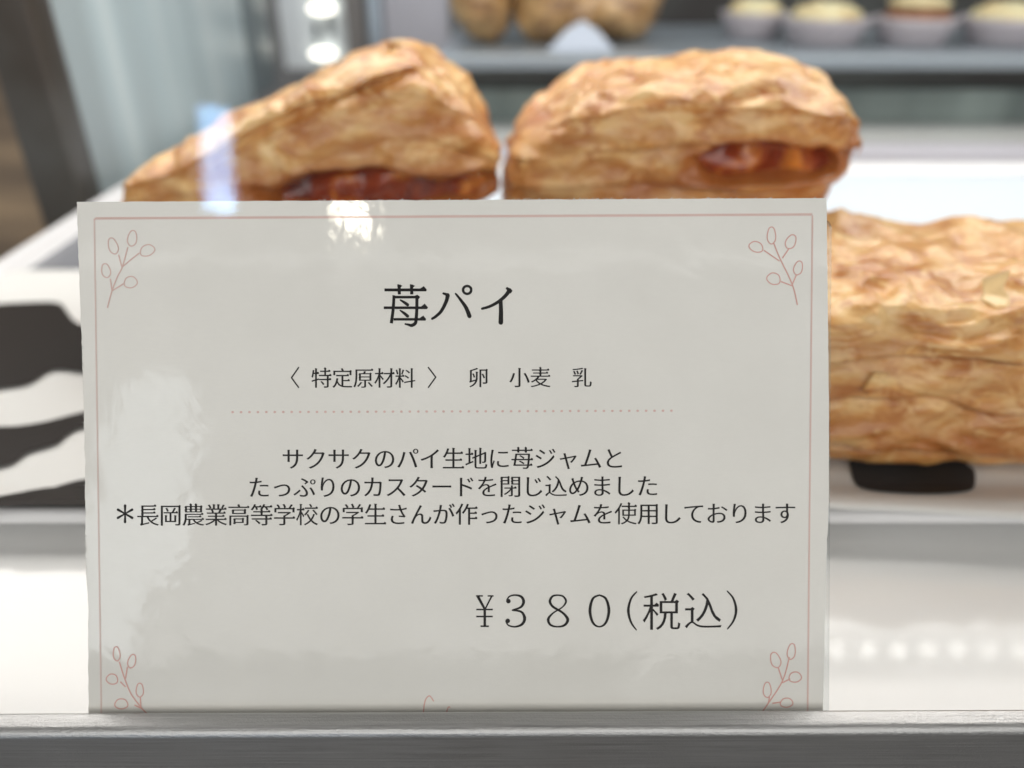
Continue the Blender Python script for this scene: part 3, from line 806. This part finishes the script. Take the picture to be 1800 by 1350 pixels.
# left side: dark post, frosted side panel, grey pillar, slotted upright
thing_box('corner_post', (-.222, .352, -.25), (-.200, .372, .5), FRAMEB, 'dark vertical corner post of the case at the far left', 'post', .002)
thing_box('side_panel', (-.215, .3725, -.02), (-.2005, .63, .5), SIDEP, 'pale grey-green frosted side panel behind the left pie', 'panel')
thing_box('grey_pillar', (-.245, .632, 0), (-.2005, .70, .5), PILLAR, 'dark grey blurred pillar behind the left pie, right of the pale panel', 'pillar', .003)
def upright():
    root = empty('slotted_upright', (-.172, .80, 0), 'white slotted shelf upright with two glowing lamps, behind the left pie', 'shelf upright')
    # white strip with two columns of slots, built as rails and bridges
    x0, x1 = -.048, .020
    def bx(lo, hi, nm, mt): return box(nm, lo, hi, mt, root, .0005)
    bx((x0, 0, 0), (x0 + .030, .02, .5), 'strip', WHITE); bx((x0 + .0365, 0, 0), (x0 + .044, .02, .5), 'strip', WHITE); bx((x0 + .0505, 0, 0), (x1, .02, .5), 'strip', WHITE)
    bx((x0, .0205, 0), (x1, .023, .5), 'backing', PILLAR)
    for k in range(14):
        z = .004 + k * .038
        box('bridge', (x0 + .0303, .001, z), (x0 + .0362, .019, z + .016), WHITE, root); box('bridge', (x0 + .0443, .001, z + .008), (x0 + .0502, .019, z + .026), WHITE, root)
    for py, px in ((15, 566), (95, 569)):
        q = at_y(px, py, .793)
        bm = bmesh.new(); bmesh.ops.create_uvsphere(bm, u_segments=20, v_segments=10, radius=1)
        bmesh.ops.scale(bm, vec=(.0125, .004, .0048), verts=bm.verts[:])
        o = link('lamp', bm_mesh(bm, 'lamp', True), EMW, root); o.location = q - Vector((-.172, .80, 0))
upright()
thing_box('brown_column', (-.150, .76, 0), (-.131, .80, .5), mat_new('warm_grey', (.27, .25, .24), .4), 'narrow warm grey column between the slotted upright and the lavender panel', 'column', .002)
thing_box('chrome_bar', (-.127, .74, 0), (-.114, .755, .5), mat_new('bluish_chrome', (.55, .63, .72), .25, .4), 'thin bright bluish bar beside the lavender panel', 'bar', .004)
thing_box('lavender_panel', (-.112, .74, 0), (-.056, .76, .5), LAV, 'lavender grey panel behind the peak of the left pie', 'panel')
# rear riser and upper shelf
thing_box('riser_panel', (-.045, .545, 0), (.62, .555, .0215), RISER, 'grey-green glossy riser panel low under the rear shelf', 'panel')
thing_box('shelf_shadow_panel', (-.045, .550, .0220), (.62, .56, .0388), DARKP, 'dark strip for the shelf shadow, between the riser and the rear shelf', 'panel')  # shade under the shelf put in as a dark panel
o = thing_box('rear_shelf', (-.045, YB, .0392), (.62, .70, .0478), SHELFM, 'grey metal rear shelf with bread and cream cups on it', 'shelf', .0015)
thing_box('rear_rail', (-.18, .425, 0), (.60, .445, .009), LAV, 'low lavender grey rail behind the tray', 'rail', .002)
o = box('rear_wall', (-.056, .90, 0), (1.2, .92, .6), DARKP); tag(o, 'dark wall at the back of the display case', 'wall')
o = box('brown_counter', (-1.2, .75, -.9), (-.27, .80, .7), WOOD); tag(o, 'brown wooden furniture beyond the case at the far left', 'counter')

# bread on the rear shelf
def loaf(loc, half, seed, label, rz=0):
    bm = bmesh.new(); bmesh.ops.create_icosphere(bm, subdivisions=5, radius=1)
    for v_ in bm.verts:
        p = v_.co; q = Vector((math.copysign(abs(p.x) ** .8, p.x) * half[0], math.copysign(abs(p.y) ** .8, p.y) * half[1], math.copysign(abs(p.z) ** .75, p.z) * half[2]))
        q += p.normalized() * (.006 * noise.noise((q.x * 45 + seed, q.y * 45, q.z * 45)) + .002 * noise.noise((q.x * 150 + seed, q.y * 150, q.z * 150)))
        v_.co = q
    mz = min(v_.co.z for v_ in bm.verts); bmesh.ops.translate(bm, vec=(0, 0, -mz), verts=bm.verts[:])
    o = link('bread', bm_mesh(bm, 'bread', True), BREAD); o.location = loc; o.rotation_euler.z = rz
    return tag(o, label, 'bread', 'bread on the rear shelf')
loaf((-.020, .565, .0480), (.019, .026, .030), 4, 'dark brown bread at the left end of the rear shelf')
loaf((.032, .575, .0480), (.031, .028, .027), 9, 'larger brown bread on the rear shelf with white paper in front of it')
loaf((.072, .575, .0480), (.026, .022, .020), 14, 'small light brown bread on the rear shelf just left of the cream cups', .3)
# white paper wedge
bm = bmesh.new(); base = at_y(1022, 82, .53)
pts = [(-.022, 0, 0), (-.010, .004, .012), (0, .006, .017), (.010, .004, .011), (.020, 0, 0), (.012, .022, 0), (-.014, .022, 0)]
V_ = [bm.verts.new(p) for p in pts]
for f in ((0, 1, 6), (1, 2, 6), (2, 5, 6), (2, 3, 5), (3, 4, 5), (0, 4, 3), (0, 3, 2), (0, 2, 1)): bm.faces.new([V_[i] for i in f])
bm.faces.new([V_[i] for i in (0, 6, 5, 4)])
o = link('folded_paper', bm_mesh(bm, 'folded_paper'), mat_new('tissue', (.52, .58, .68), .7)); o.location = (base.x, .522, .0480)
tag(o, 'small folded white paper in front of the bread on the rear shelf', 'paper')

# cream cups
def cup(px, w_, y, label, fill, hgt=.0165):
    c_ = at_y(px, 60, y); root = empty('cream_cup', (c_.x, y, .0480), label, 'cream cup', 'paper cups on the rear shelf')
    vs = []; fs = []; n = 64
    for (r_, z) in ((.74, 0), (.80, .3), (.90, .65), (1.0, 1.0), (.965, 1.0), (.93, .85)):
        for k in range(n):
            a_ = 2 * PI * k / n; pl = 1 + .03 * (1 if k % 2 else -1) * (z + .2); vs.append((w_ * r_ * pl * math.cos(a_), w_ * r_ * pl * math.sin(a_), z * hgt))
    for i in range(5):
        for k in range(n): fs.append((i * n + k, i * n + (k + 1) % n, (i + 1) * n + (k + 1) % n, (i + 1) * n + k))
    fs.append(tuple(range(n - 1, -1, -1)))
    link('paper_case', mesh('paper_case', vs, fs, True), CUPM, root)
    bm = bmesh.new(); bmesh.ops.create_icosphere(bm, subdivisions=4, radius=1)
    for v_ in bm.verts:
        p = v_.co; k = w_ * .78 * (1 + .06 * noise.noise((p.x * 3 + px, p.y * 3, p.z)))
        v_.co = Vector((p.x * k, p.y * k, hgt * .98 + p.z * .0085 + .0035 * noise.noise((p.x * 5, p.y * 5 + px, 0))))
    link('filling', bm_mesh(bm, 'filling', True), fill, root)
    if fill is CHOC:
        bm = bmesh.new(); bmesh.ops.create_icosphere(bm, subdivisions=3, radius=1)
        for v_ in bm.verts:
            p = v_.co; v_.co = Vector((p.x * w_ * .74, p.y * w_ * .74, hgt * .98 + .0085 + p.z * .0045))
        link('cream_topping', bm_mesh(bm, 'cream_topping', True), CREAM, root)
cup(1322, .0235, .602, 'smallest cream cup, leftmost of the row on the rear shelf', CREAM)
cup(1447, .0285, .560, 'cream cup with smooth yellow filling, second from the left on the rear shelf', CREAM)
cup(1604, .0262, .560, 'cream cup with cocoa cake under pale cream, third from the left on the rear shelf', CHOC)
cup(1765, .0290, .560, 'cream cup cut by the right edge of the picture, speckled yellow and brown', CREAM)

# LED strip over the tray
root = empty('led_strip', (.05, .325, .268), 'slim LED strip light above the tray, reflected as dots in the shelf', 'strip light')
box('housing', (-.07, -.016, 0), (.42, .016, .008), WHITE, root, .001)
me = None
for k in range(25):
    if me is None:
        bm = bmesh.new(); bmesh.ops.create_icosphere(bm, subdivisions=1, radius=.0026); me = bm_mesh(bm, 'diode', True); me.materials.append(EML)
    o = bpy.data.objects.new('diode', me); C.objects.link(o); o.parent = root; o.location = (-.055 + k * .0185, 0, -.0015)
